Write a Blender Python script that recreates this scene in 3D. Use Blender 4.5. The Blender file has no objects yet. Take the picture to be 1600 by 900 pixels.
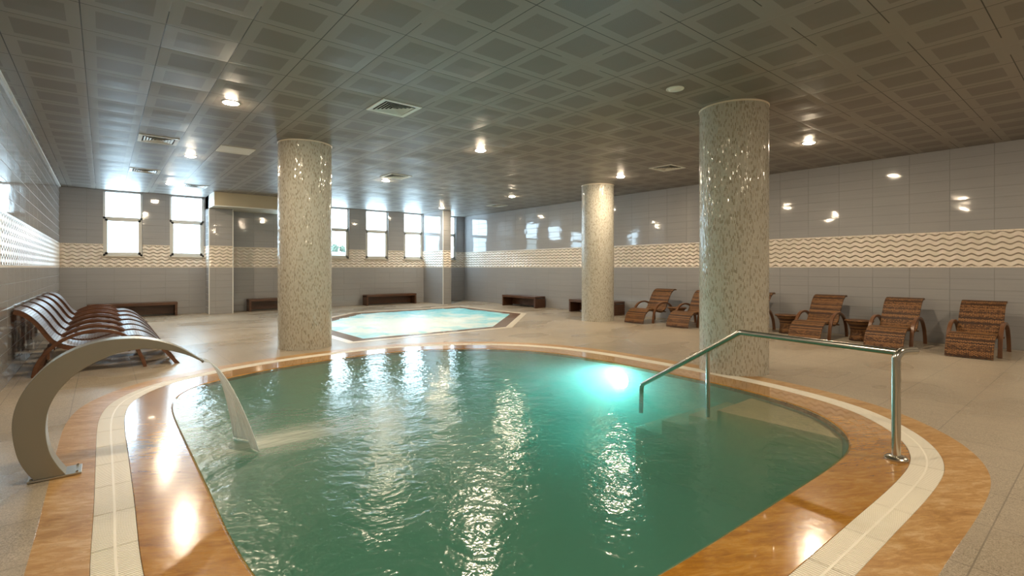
import bpy, bmesh, math, random
from mathutils import Vector, Matrix
random.seed(7)
PI = math.pi
scn = bpy.context.scene
COL = scn.collection

# ------------------------------------------------------------------ constants of the room (metres)
EYE = 1.487
CEIL = EYE + 2.30
XL, XR, YN, YB = -0.95, 12.75, -3.0, 19.05
BAND0, BAND1 = 1.487, 2.185
WIN_Z0, WIN_Z1 = 1.83, 3.745
DOWNLIGHT, PANE_UP, PANE_LOW = 350.0, 5.8, 4.8

# ------------------------------------------------------------------ node helpers
class NT:
    def __init__(s, name):
        s.m = bpy.data.materials.new(name); s.m.use_nodes = True
        s.t = s.m.node_tree; s.t.nodes.clear()
        s.out = s.t.nodes.new('ShaderNodeOutputMaterial')
    def n(s, typ, **kw):
        nd = s.t.nodes.new(typ)
        for k, v in kw.items(): setattr(nd, k, v)
        return nd
    def set(s, sock, v):
        if isinstance(v, bpy.types.NodeSocket): s.t.links.new(v, sock)
        elif isinstance(v, (tuple, list)):
            v = tuple(v)
            if sock.type == 'RGBA' and len(v) == 3: v = v + (1,)
            sock.default_value = v
        else: sock.default_value = v
    def ma(s, op, a, b=0.0, c=None, clamp=False):
        nd = s.n('ShaderNodeMath', operation=op, use_clamp=clamp)
        s.set(nd.inputs[0], a); s.set(nd.inputs[1], b)
        if c is not None: s.set(nd.inputs[2], c)
        return nd.outputs[0]
    def pos(s):
        g = s.n('ShaderNodeNewGeometry'); sp = s.n('ShaderNodeSeparateXYZ')
        s.t.links.new(g.outputs['Position'], sp.inputs[0])
        return g, sp.outputs[0], sp.outputs[1], sp.outputs[2]
    def comb(s, x, y=0.0, z=0.0):
        c = s.n('ShaderNodeCombineXYZ')
        for i, v in enumerate((x, y, z)): s.set(c.inputs[i], v)
        return c.outputs[0]
    def noise(s, vec, scale, detail=2.0, rough=0.5, out='Fac', dist=0.0):
        nd = s.n('ShaderNodeTexNoise')
        if vec is not None: s.set(nd.inputs['Vector'], vec)
        s.set(nd.inputs['Scale'], scale); s.set(nd.inputs['Detail'], detail); s.set(nd.inputs['Roughness'], rough)
        s.set(nd.inputs['Distortion'], dist)
        return nd.outputs[out]
    def white(s, vec, out='Value'):
        nd = s.n('ShaderNodeTexWhiteNoise', noise_dimensions='3D'); s.set(nd.inputs['Vector'], vec)
        return nd.outputs[out]
    def mix(s, f, a, b, mode='MIX'):
        nd = s.n('ShaderNodeMix', data_type='RGBA', blend_type=mode)
        s.set(nd.inputs[0], f); s.set(nd.inputs[6], a); s.set(nd.inputs[7], b)
        return nd.outputs[2]
    def ramp(s, f, stops):
        nd = s.n('ShaderNodeValToRGB'); s.set(nd.inputs[0], f)
        e = nd.color_ramp.elements
        while len(e) < len(stops): e.new(0.5)
        for i, (p, c) in enumerate(stops):
            e[i].position = p; e[i].color = tuple(c) + (1,)
        return nd.outputs[0]
    def bump(s, h, strength=1.0, dist=1.0):
        nd = s.n('ShaderNodeBump'); s.set(nd.inputs['Height'], h)
        s.set(nd.inputs['Strength'], strength); s.set(nd.inputs['Distance'], dist)
        return nd.outputs[0]
    def bsdf(s, col, rough=0.5, metal=0.0, normal=None, coat=0.0, coat_rough=0.03, spec=None, link=True, **kw):
        nd = s.n('ShaderNodeBsdfPrincipled')
        s.set(nd.inputs['Base Color'], col); s.set(nd.inputs['Roughness'], rough); s.set(nd.inputs['Metallic'], metal)
        if normal is not None: s.set(nd.inputs['Normal'], normal)
        s.set(nd.inputs['Coat Weight'], coat); s.set(nd.inputs['Coat Roughness'], coat_rough)
        if spec is not None: s.set(nd.inputs['Specular IOR Level'], spec)
        for k, v in kw.items(): s.set(nd.inputs[k], v)
        if link: s.t.links.new(nd.outputs[0], s.out.inputs[0])
        return nd.outputs[0]
    def uv(s):
        u = s.n('ShaderNodeUVMap'); sp = s.n('ShaderNodeSeparateXYZ')
        s.t.links.new(u.outputs[0], sp.inputs[0])
        return sp.outputs[0], sp.outputs[1]

M = {}
def simple(name, col, rough=0.5, metal=0.0, **kw):
    t = NT(name); t.bsdf(col, rough, metal, **kw); M[name] = t.m
def emit(name, col, st):
    t = NT(name); e = t.n('ShaderNodeEmission'); t.set(e.inputs[0], col); e.inputs[1].default_value = st
    t.t.links.new(e.outputs[0], t.out.inputs[0]); M[name] = t.m

# --- wall tiles with the wave-relief band
t = NT('wall_tile')
g, X, Y, Z = t.pos()
ns = t.n('ShaderNodeSeparateXYZ'); t.t.links.new(g.outputs['True Normal'], ns.inputs[0])
isx = t.ma('GREATER_THAN', t.ma('ABSOLUTE', ns.outputs[0]), 0.5)
S_ = t.ma('ADD', t.ma('MULTIPLY', isx, Y), t.ma('MULTIPLY', t.ma('SUBTRACT', 1.0, isx), X))
inband = t.ma('MULTIPLY', t.ma('GREATER_THAN', Z, BAND0), t.ma('LESS_THAN', Z, BAND1))
su = t.ma('DIVIDE', t.ma('ADD', S_, 19.27), 0.63)
zr = t.ma('DIVIDE', t.ma('ADD', t.ma('SUBTRACT', Z, BAND0), 10 * 0.2124), 0.2124)
zu = t.ma('DIVIDE', t.ma('ADD', t.ma('SUBTRACT', Z, BAND1), 10 * 0.2), 0.2)
up = t.ma('GREATER_THAN', Z, BAND0 + 0.2)
zz = t.ma('ADD', t.ma('MULTIPLY', up, zu), t.ma('MULTIPLY', t.ma('SUBTRACT', 1.0, up), zr))
fu, fz = t.ma('FRACT', su), t.ma('FRACT', zz)
cell = t.comb(t.ma('FLOOR', su), t.ma('FLOOR', zz), isx)
rnd = t.white(cell, 'Color'); rs = t.n('ShaderNodeSeparateXYZ'); t.t.links.new(rnd, rs.inputs[0])
gu = t.ma('LESS_THAN', t.ma('MINIMUM', fu, t.ma('SUBTRACT', 1.0, fu)), 0.007)
gz = t.ma('LESS_THAN', t.ma('MINIMUM', fz, t.ma('SUBTRACT', 1.0, fz)), 0.022)
grout = t.ma('MULTIPLY', t.ma('MAXIMUM', gu, gz), t.ma('SUBTRACT', 1.0, inband))
streak = t.noise(t.comb(t.ma('MULTIPLY', S_, 0.8), t.ma('MULTIPLY', Z, 30.0), isx), 1.0, 3)
base = t.mix(streak, (0.30, 0.302, 0.31), (0.365, 0.365, 0.372))
base = t.mix(t.ma('MULTIPLY', rs.outputs[2], 0.25), base, (0.36, 0.36, 0.365))
base = t.mix(grout, base, (0.25, 0.25, 0.25))
# relief
wave = t.ma('MULTIPLY', t.ma('SINE', t.ma('MULTIPLY', S_, 2 * PI / 0.21)), 0.20)
pz = t.ma('ADD', t.ma('MULTIPLY', t.ma('SUBTRACT', Z, BAND0 + 0.02), 6.4 / 0.66), wave)
fp = t.ma('FRACT', t.ma('ADD', pz, 10.0))
rel = t.ma('MINIMUM', t.ma('DIVIDE', fp, 0.28), t.ma('DIVIDE', t.ma('SUBTRACT', 1.0, fp), 0.72))
edge = t.ma('MINIMUM', t.ma('SUBTRACT', Z, BAND0), t.ma('SUBTRACT', BAND1, Z))
relm = t.ma('MULTIPLY', inband, t.ma('GREATER_THAN', edge, 0.03))
bead = t.ma('MULTIPLY', t.ma('MULTIPLY', inband, t.ma('LESS_THAN', edge, 0.022)), t.ma('ABSOLUTE', t.ma('SINE', t.ma('MULTIPLY', S_, PI / 0.05))))
bandcol = t.mix(t.white(t.comb(t.ma('FLOOR', t.ma('DIVIDE', S_, 0.105)), t.ma('FLOOR', pz), 0)), (0.74, 0.68, 0.58), (0.80, 0.71, 0.63))
col = t.mix(inband, base, bandcol)
tilt = t.ma('ADD', t.ma('MULTIPLY', t.ma('SUBTRACT', rs.outputs[0], 0.5), t.ma('MULTIPLY', fu, 0.63 * 0.010)),
            t.ma('MULTIPLY', t.ma('SUBTRACT', rs.outputs[1], 0.5), t.ma('MULTIPLY', fz, 0.2 * 0.016)))
wob = t.ma('MULTIPLY', t.noise(t.comb(S_, t.ma('MULTIPLY', Z, 2.2), isx), 2.3, 1), 0.0022)
h = t.ma('ADD', t.ma('MULTIPLY', t.ma('ADD', tilt, wob), t.ma('SUBTRACT', 1.0, inband)), t.ma('MULTIPLY', grout, -0.0016))
h = t.ma('ADD', h, t.ma('MULTIPLY', t.ma('MULTIPLY', relm, rel), 0.036))
h = t.ma('ADD', h, t.ma('MULTIPLY', bead, 0.006))
rgh = t.ma('ADD', 0.055, t.ma('ADD', t.ma('MULTIPLY', inband, 0.16), t.ma('MULTIPLY', grout, 0.5)))
t.bsdf(col, rgh, 0.0, t.bump(h), spec=0.62)
M['wall_tile'] = t.m

# --- metal ceiling panels
CPX, CPY, CX0, CY0 = 0.62, 0.62, 0.461, 6.36
t = NT('ceiling_panel')
g, X, Y, Z = t.pos()
u = t.ma('DIVIDE', t.ma('ADD', X, 20 * CPX - CX0), CPX); v = t.ma('DIVIDE', t.ma('ADD', Y, 20 * CPY - CY0), CPY)
fu, fv = t.ma('FRACT', u), t.ma('FRACT', v)
cell = t.comb(t.ma('FLOOR', u), t.ma('FLOOR', v), 0)
rc = t.n('ShaderNodeSeparateXYZ'); t.t.links.new(t.white(cell, 'Color'), rc.inputs[0])
eu = t.ma('MINIMUM', fu, t.ma('SUBTRACT', 1.0, fu)); ev = t.ma('MINIMUM', fv, t.ma('SUBTRACT', 1.0, fv))
e = t.ma('MINIMUM', eu, ev)
inner = t.ma('GREATER_THAN', e, 0.17)
joint = t.ma('LESS_THAN', e, 0.0075)
jointw = t.ma('MULTIPLY', joint, t.ma('GREATER_THAN', t.white(t.comb(t.ma('FLOOR', t.ma('ADD', u, 0.5)), t.ma('FLOOR', t.ma('ADD', v, 0.5)), 3)), 0.12))
dots = t.ma('MULTIPLY', t.ma('SINE', t.ma('MULTIPLY', X, 2 * PI / 0.011)), t.ma('SINE', t.ma('MULTIPLY', Y, 2 * PI / 0.011)))
dots = t.ma('MULTIPLY', t.ma('GREATER_THAN', dots, 0.55), inner)
tone = t.ma('MULTIPLY', rc.outputs[2], 0.35)
c = t.mix(inner, (0.285, 0.26, 0.23), (0.205, 0.185, 0.163))
c = t.mix(tone, c, t.mix(0.5, c, (0.235, 0.215, 0.19)))
c = t.mix(dots, c, (0.14, 0.126, 0.11))
c = t.mix(jointw, c, (0.04, 0.036, 0.03))
tl = t.ma('ADD', t.ma('MULTIPLY', t.ma('SUBTRACT', rc.outputs[0], 0.5), t.ma('MULTIPLY', fu, CPX * 0.035)),
          t.ma('MULTIPLY', t.ma('SUBTRACT', rc.outputs[1], 0.5), t.ma('MULTIPLY', fv, CPY * 0.05)))
sag = t.ma('MULTIPLY', t.ma('MULTIPLY', eu, ev), t.ma('MULTIPLY', t.ma('SUBTRACT', rc.outputs[2], 0.3), 0.045))
pil = t.ma('MULTIPLY', t.ma('SMOOTH_MIN', e, 0.05, 0.03), 0.02)
t.bsdf(c, 0.46, 0.0, t.bump(t.ma('ADD', t.ma('ADD', tl, sag), pil)), spec=0.38)
M['ceiling_panel'] = t.m

# --- granite floor
t = NT('granite')
g, X, Y, Z = t.pos(); P = g.outputs['Position']
fu = t.ma('FRACT', t.ma('DIVIDE', t.ma('ADD', X, 12.26), 0.6)); fv = t.ma('FRACT', t.ma('DIVIDE', t.ma('ADD', Y, 12.12), 0.6))
e = t.ma('MINIMUM', t.ma('MINIMUM', fu, t.ma('SUBTRACT', 1.0, fu)), t.ma('MINIMUM', fv, t.ma('SUBTRACT', 1.0, fv)))
jt = t.ma('LESS_THAN', e, 0.006)
vo = t.n('ShaderNodeTexVoronoi'); vo.inputs['Scale'].default_value = 190; t.t.links.new(P, vo.inputs['Vector'])
sp = t.n('ShaderNodeSeparateXYZ'); t.t.links.new(vo.outputs['Color'], sp.inputs[0])
c = t.ramp(sp.outputs[0], [(0.0, (0.10, 0.085, 0.062)), (0.3, (0.32, 0.27, 0.205)), (0.6, (0.46, 0.395, 0.31)), (1.0, (0.68, 0.60, 0.48))])
c = t.mix(0.32, c, (0.46, 0.395, 0.30))
cl = t.white(t.comb(t.ma('FLOOR', t.ma('DIVIDE', t.ma('ADD', X, 12.26), 0.6)), t.ma('FLOOR', t.ma('DIVIDE', t.ma('ADD', Y, 12.12), 0.6)), 5))
c = t.mix(t.ma('MULTIPLY', cl, 0.22), c, (0.38, 0.32, 0.25))
wet = t.noise(t.comb(t.ma('MULTIPLY', X, 0.6), t.ma('MULTIPLY', Y, 1.0), 0), 0.75, 2, 0.5)
mott = t.noise(t.comb(t.ma('MULTIPLY', X, 2.2), t.ma('MULTIPLY', Y, 0.9), 1.0), 2.4, 5, 0.6)
c = t.mix(t.ramp(mott, [(0.35, (0, 0, 0)), (0.7, (0.45, 0.45, 0.45))]), c, (0.52, 0.445, 0.34))
wetm = t.ramp(wet, [(0.36, (0, 0, 0)), (0.75, (1, 1, 1))])
c = t.mix(t.ma('MULTIPLY', wetm, 0.45), c, (0.27, 0.22, 0.16))
c = t.mix(t.ma('MULTIPLY', jt, 0.7), c, (0.2, 0.17, 0.135))
r = t.ma('SUBTRACT', 0.36, t.ma('MULTIPLY', wetm, 0.17))
bh = t.ma('ADD', t.ma('MULTIPLY', sp.outputs[1], 0.00022), t.ma('MULTIPLY', t.noise(P, 6.0, 2), 0.0014))
t.bsdf(c, r, 0.0, t.bump(bh), spec=0.5)
M['granite'] = t.m

# --- travertine, dry and wet finish
def trav(name, rough, coat, c0, c1, c2, bumpv, spec=0.5):
    t = NT(name)
    g, X, Y, Z = t.pos(); P = g.outputs['Position']
    rp = t.n('ShaderNodeVectorRotate', rotation_type='Z_AXIS'); t.t.links.new(P, rp.inputs[0]); rp.inputs['Angle'].default_value = 0.5
    mp = t.n('ShaderNodeMapping'); t.t.links.new(rp.outputs[0], mp.inputs[0]); mp.inputs['Scale'].default_value = (1.0, 3.4, 1.0)
    n1 = t.noise(mp.outputs[0], 1.6, 6, 0.62, dist=1.2); n2 = t.noise(mp.outputs[0], 9.0, 6, 0.65, dist=0.8)
    f = t.ma('ADD', t.ma('MULTIPLY', n1, 0.5), t.ma('MULTIPLY', n2, 0.5))
    c = t.ramp(f, [(0.34, c0), (0.5, c1), (0.64, c2)])
    vein = t.ma('LESS_THAN', t.ma('ABSOLUTE', t.ma('SUBTRACT', n2, 0.5)), 0.008)
    c = t.mix(t.ma('MULTIPLY', vein, 0.35), c, (0.22, 0.12, 0.05))
    h = t.ma('MULTIPLY', t.noise(P, 14.0, 4), bumpv)
    t.bsdf(c, rough, 0.0, t.bump(h), coat=coat, coat_rough=0.03, spec=spec)
    M[name] = t.m
trav('travertine_dry', 0.36, 0.0, (0.34, 0.17, 0.05), (0.52, 0.30, 0.11), (0.64, 0.45, 0.24), 0.002)
trav('travertine_wet', 0.16, 0.9, (0.26, 0.10, 0.008), (0.47, 0.21, 0.018), (0.58, 0.31, 0.06), 0.0008, 0.6)
trav('travertine_brown', 0.2, 0.5, (0.20, 0.10, 0.05), (0.27, 0.15, 0.08), (0.33, 0.2, 0.12), 0.001)

# --- mosaic (columns)  uv in metres
def mosaic(name, base, dark, frac, tw, th, rough=0.12, jit=0.17):
    t = NT(name)
    U, V = t.uv()
    cu = t.ma('DIVIDE', U, tw); iu = t.ma('FLOOR', cu)
    off = t.white(t.comb(iu, 7.0, 0.0))
    cv = t.ma('ADD', t.ma('DIVIDE', V, th), off); iv = t.ma('FLOOR', cv)
    rc = t.n('ShaderNodeSeparateXYZ'); t.t.links.new(t.white(t.comb(iu, iv, 1.0), 'Color'), rc.inputs[0])
    fu, fv = t.ma('FRACT', cu), t.ma('FRACT', cv)
    gr = t.ma('MAXIMUM', t.ma('LESS_THAN', t.ma('MINIMUM', fu, t.ma('SUBTRACT', 1.0, fu)), 0.10),
              t.ma('LESS_THAN', t.ma('MINIMUM', fv, t.ma('SUBTRACT', 1.0, fv)), 0.035))
    isd = t.ma('LESS_THAN', rc.outputs[0], frac)
    b = t.mix(rc.outputs[1], base, tuple(x * 0.88 for x in base))
    c = t.mix(isd, b, t.mix(rc.outputs[1], dark, tuple(x * 1.5 for x in dark)))
    c = t.mix(t.ma('MULTIPLY', gr, 0.6), c, tuple(x * 0.72 for x in base))
    tl = t.ma('ADD', t.ma('MULTIPLY', t.ma('SUBTRACT', rc.outputs[1], 0.5), t.ma('MULTIPLY', fu, tw * jit * 2)),
              t.ma('MULTIPLY', t.ma('SUBTRACT', rc.outputs[2], 0.5), t.ma('MULTIPLY', fv, th * jit)))
    t.bsdf(c, t.ma('ADD', rough, t.ma('MULTIPLY', gr, 0.5)), 0.0, t.bump(tl), spec=0.6)
    M[name] = t.m
mosaic('column_mosaic', (0.60, 0.585, 0.51), (0.32, 0.29, 0.225), 0.27, 0.0135, 0.042)

# --- basin mosaic (position based)
def basin(name, col, rough=0.5):
    t = NT(name)
    g, X, Y, Z = t.pos(); s = 0.05
    rc = t.white(t.comb(t.ma('FLOOR', t.ma('DIVIDE', X, s)), t.ma('FLOOR', t.ma('DIVIDE', Y, s)), t.ma('FLOOR', t.ma('DIVIDE', t.ma('ADD', Z, 0.013), s))))
    c = t.mix(rc, tuple(x * 0.92 for x in col), col)
    t.bsdf(c, rough); M[name] = t.m
basin('basin_mosaic', (0.62, 0.74, 0.66))
basin('basin_step', (0.95, 0.74, 0.44))

# --- pool water: clear rippled surface over a green, slightly murky body
t = NT('pool_water')
g, X, Y, Z = t.pos(); P = g.outputs['Position']
IMP = (0.95, 4.65, 0.0)
vd = t.n('ShaderNodeVectorMath', operation='DISTANCE'); t.t.links.new(t.comb(X, Y, 0), vd.inputs[0]); vd.inputs[1].default_value = IMP
dist = vd.outputs['Value']
near = t.ma('SUBTRACT', 1.0, t.ma('DIVIDE', dist, 4.0), clamp=True)
n1 = t.noise(P, 2.4, 2, 0.5); n2 = t.noise(P, 8.5, 2, 0.55, dist=0.6); n3 = t.noise(P, 22.0, 1, 0.5)
hh = t.ma('ADD', t.ma('MULTIPLY', n1, 0.012), t.ma('ADD', t.ma('MULTIPLY', n2, 0.0042), t.ma('MULTIPLY', n3, 0.0024)))
hh = t.ma('MULTIPLY', hh, t.ma('ADD', 1.0, t.ma('MULTIPLY', t.ma('POWER', near, 1.2), 1.0)))
nrm = t.bump(hh)
fr = t.n('ShaderNodeFresnel'); fr.inputs['IOR'].default_value = 1.33; t.t.links.new(nrm, fr.inputs['Normal'])
gl = t.n('ShaderNodeBsdfGlossy'); gl.inputs['Color'].default_value = (1, 1, 1, 1); t.t.links.new(nrm, gl.inputs['Normal'])
t.set(gl.inputs['Roughness'], t.ma('ADD', 0.04, t.ma('MULTIPLY', t.ma('POWER', near, 1.2), 0.34)))
tr = t.n('ShaderNodeBsdfTransparent'); tr.inputs[0].default_value = (0.98, 1, 0.99, 1)
ms = t.n('ShaderNodeMixShader'); t.t.links.new(fr.outputs[0], ms.inputs[0]); t.t.links.new(tr.outputs[0], ms.inputs[1]); t.t.links.new(gl.outputs[0], ms.inputs[2])
# foam thrown out where the fountain sheet lands
dx = t.ma('SUBTRACT', X, IMP[0]); dy = t.ma('SUBTRACT', Y, IMP[1])
fwd = t.ma('GREATER_THAN', dx, 0.0)
ex = t.ma('DIVIDE', dx, t.ma('ADD', 0.42, t.ma('MULTIPLY', fwd, 1.25))); ey = t.ma('DIVIDE', dy, t.ma('ADD', 0.42, t.ma('MULTIPLY', t.ma('MULTIPLY', fwd, dx), 0.22)))
rad = t.ma('SQRT', t.ma('ADD', t.ma('MULTIPLY', ex, ex), t.ma('MULTIPLY', ey, ey)))
st = t.noise(t.comb(t.ma('MULTIPLY', dx, 1.2), t.ma('MULTIPLY', dy, 6.0), 2.0), 1.6, 4, 0.6, dist=0.4)
ring = t.ma('MULTIPLY', t.ma('SUBTRACT', 1.0, rad, clamp=True), t.ma('MULTIPLY', st, 1.7))
foam = t.ma('MULTIPLY', t.ma('POWER', t.ma('MAXIMUM', ring, 0.0), 1.7), 0.75, clamp=True)
df = t.n('ShaderNodeBsdfDiffuse'); df.inputs[0].default_value = (0.80, 0.80, 0.74, 1)
m2 = t.n('ShaderNodeMixShader'); t.set(m2.inputs[0], foam); t.t.links.new(ms.outputs[0], m2.inputs[1]); t.t.links.new(df.outputs[0], m2.inputs[2])
t.t.links.new(m2.outputs[0], t.out.inputs['Surface'])
va = t.n('ShaderNodeVolumeAbsorption'); va.inputs[0].default_value = (0.20, 0.82, 0.65, 1); va.inputs[1].default_value = 0.85
vs = t.n('ShaderNodeVolumeScatter'); vs.inputs[0].default_value = (0.62, 0.97, 0.84, 1); vs.inputs[1].default_value = 0.65; vs.inputs['Anisotropy'].default_value = 0.2
ad = t.n('ShaderNodeAddShader'); t.t.links.new(va.outputs[0], ad.inputs[0]); t.t.links.new(vs.outputs[0], ad.inputs[1])
t.t.links.new(ad.outputs[0], t.out.inputs['Volume'])
M['pool_water'] = t.m

# --- whirlpool water: full of bubbles, underwater glow painted into its cyan colour
t = NT('whirlpool_water')
g, X, Y, Z = t.pos(); P = g.outputs['Position']
n1 = t.noise(P, 1.1, 5, 0.62, dist=0.8); n2 = t.noise(P, 5.0, 4, 0.6)
vd = t.n('ShaderNodeVectorMath', operation='DISTANCE'); t.t.links.new(t.comb(X, Y, 0), vd.inputs[0]); vd.inputs[1].default_value = (6.2, 12.0, 0.0)
bias = t.ma('MULTIPLY', t.ma('SUBTRACT', 1.0, t.ma('DIVIDE', vd.outputs['Value'], 4.2), clamp=True), 0.35)
f = t.ma('ADD', t.ma('ADD', t.ma('MULTIPLY', n1, 0.8), t.ma('MULTIPLY', n2, 0.25)), bias)
c = t.ramp(f, [(0.42, (0.10, 0.52, 0.66)), (0.58, (0.28, 0.78, 0.92)), (0.74, (0.80, 0.97, 1.0))])
h = t.ma('ADD', t.ma('MULTIPLY', n1, 0.02), t.ma('MULTIPLY', n2, 0.014))
t.bsdf(c, 0.38, 0.0, t.bump(h), spec=0.3)
M['whirlpool_water'] = t.m

# --- falling sheet of water
t = NT('falling_water')
U, V = t.uv()
s1 = t.noise(t.comb(t.ma('MULTIPLY', U, 16.0), t.ma('MULTIPLY', V, 0.7), 0), 1.0, 4, 0.65)
cov = t.ramp(s1, [(0.28, (0.5, 0.5, 0.5)), (0.55, (0.97, 0.97, 0.97))])
b = t.bsdf((0.93, 0.98, 1.0), 0.12, 0.0, t.bump(t.ma('MULTIPLY', s1, 0.01)), link=False, spec=0.8)
tl = t.n('ShaderNodeBsdfTranslucent'); tl.inputs[0].default_value = (0.93, 0.98, 1.0, 1)
ma_ = t.n('ShaderNodeMixShader'); ma_.inputs[0].default_value = 0.4; t.t.links.new(b, ma_.inputs[1]); t.t.links.new(tl.outputs[0], ma_.inputs[2])
tr = t.n('ShaderNodeBsdfTransparent'); mx = t.n('ShaderNodeMixShader'); t.set(mx.inputs[0], cov)
t.t.links.new(tr.outputs[0], mx.inputs[1]); t.t.links.new(ma_.outputs[0], mx.inputs[2]); t.t.links.new(mx.outputs[0], t.out.inputs[0])
M['falling_water'] = t.m

# --- woods, rattan, metal
def wood(name, c0, c1, rough, coat, axis=(1, 14, 14), coat_rough=0.12):
    t = NT(name)
    tc = t.n('ShaderNodeTexCoord'); mp = t.n('ShaderNodeMapping'); t.t.links.new(tc.outputs['Object'], mp.inputs[0]); mp.inputs['Scale'].default_value = axis
    n = t.noise(mp.outputs[0], 2.2, 5, 0.6, dist=0.5)
    t.bsdf(t.ramp(n, [(0.3, c0), (0.7, c1)]), rough, 0.0, t.bump(t.ma('MULTIPLY', n, 0.0006)), coat=coat, coat_rough=coat_rough)
    M[name] = t.m
wood('walnut_slat', (0.075, 0.046, 0.036), (0.14, 0.092, 0.074), 0.44, 0.28, (14, 2, 14), 0.3)
wood('walnut_frame', (0.085, 0.030, 0.012), (0.17, 0.068, 0.028), 0.34, 0.35, (3, 12, 12))
wood('bench_wood', (0.055, 0.022, 0.010), (0.12, 0.05, 0.022), 0.38, 0.2, (2, 14, 20))
t = NT('rattan')
U, V = t.uv()
vb = t.ma('DIVIDE', V, 0.014); ub = t.ma('DIVIDE', U, 0.022)
row = t.ma('FLOOR', vb); chk = t.ma('MULTIPLY', t.ma('MODULO', t.ma('ADD', t.ma('FLOOR', ub), row), 2.0), 1.0)
weave = t.ma('MULTIPLY', t.ma('ABSOLUTE', t.ma('SINE', t.ma('MULTIPLY', vb, PI))), t.ma('ADD', 0.5, t.ma('MULTIPLY', t.ma('SINE', t.ma('ADD', t.ma('MULTIPLY', ub, PI), t.ma('MULTIPLY', row, PI))), 0.5)))
band = t.ma('ADD', t.ma('MULTIPLY', t.noise(t.comb(0.0, V, 0.0), 17.0, 1, 0.5), 2.2), -0.6)
band2 = t.white(t.comb(t.ma('FLOOR', ub), row, 2.0))
f = t.ma('ADD', t.ma('MULTIPLY', band, 0.8), t.ma('MULTIPLY', band2, 0.25))
c = t.ramp(f, [(0.38, (0.060, 0.024, 0.008)), (0.50, (0.17, 0.068, 0.016)), (0.62, (0.42, 0.20, 0.065))])
rib = t.ma('GREATER_THAN', t.ma('FRACT', t.ma('DIVIDE', U, 0.03)), 0.86)
c = t.mix(t.ma('MULTIPLY', rib, 0.6), c, (0.03, 0.012, 0.005))
c = t.mix(t.ma('LESS_THAN', weave, 0.18), c, (0.03, 0.012, 0.006))
t.bsdf(c, 0.42, 0.0, t.bump(t.ma('MULTIPLY', weave, 0.004)), spec=0.4)
M['rattan'] = t.m
simple('rattan_pole', (0.15, 0.065, 0.028), 0.36, coat=0.3, coat_rough=0.2)
t = NT('brushed_steel')
g, X, Y, Z = t.pos()
n = t.noise(t.comb(t.ma('MULTIPLY', X, 3.0), t.ma('MULTIPLY', Y, 60.0), t.ma('MULTIPLY', Z, 3.0)), 1.0, 3)
t.bsdf((0.52, 0.50, 0.45), t.ma('ADD', 0.26, t.ma('MULTIPLY', n, 0.14)), 1.0); M['brushed_steel'] = t.m
simple('satin_steel', (0.36, 0.35, 0.30), 0.42, 0.85)
simple('chrome', (0.56, 0.54, 0.48), 0.22, 1.0)
simple('grate_plastic', (0.93, 0.89, 0.78), 0.42)
simple('cream_tile', (0.78, 0.71, 0.58), 0.3)
simple('channel_dark', (0.16, 0.13, 0.09), 0.7)
simple('window_frame', (0.60, 0.60, 0.57), 0.35)
simple('sill_stone', (0.55, 0.50, 0.42), 0.4)
simple('trim_white', (0.75, 0.76, 0.74), 0.35)
simple('vent_white', (0.80, 0.81, 0.76), 0.4)
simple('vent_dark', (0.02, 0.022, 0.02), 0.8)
simple('soffit_paint', (0.43, 0.38, 0.275), 0.55)
simple('nozzle_dark', (0.03, 0.03, 0.03), 0.5)
simple('opal_glass', (0.85, 0.85, 0.8), 0.3)
simple('outside_wall', (0.42, 0.47, 0.48), 0.8)
simple('outside_leaf', (0.10, 0.14, 0.11), 0.8)
emit('lamp_glow', (1.0, 0.81, 0.575), DOWNLIGHT)
emit('pane_upper', (0.60, 0.83, 1.0), PANE_UP)
emit('pane_lower', (0.56, 0.82, 1.0), PANE_LOW)
emit('pane_hazy', (0.60, 0.84, 0.95), PANE_LOW * 0.45)
emit('underwater_glow', (0.45, 0.80, 1.0), 240.0)
t = NT('clear_glass')
fr = t.n('ShaderNodeFresnel'); tr = t.n('ShaderNodeBsdfTransparent'); gl = t.n('ShaderNodeBsdfGlossy'); gl.inputs['Roughness'].default_value = 0.02
tr.inputs[0].default_value = (0.9, 0.96, 0.98, 1)
mx = t.n('ShaderNodeMixShader'); t.t.links.new(fr.outputs[0], mx.inputs[0]); t.t.links.new(tr.outputs[0], mx.inputs[1]); t.t.links.new(gl.outputs[0], mx.inputs[2]); t.t.links.new(mx.outputs[0], t.out.inputs[0])
M['clear_glass'] = t.m

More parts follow.
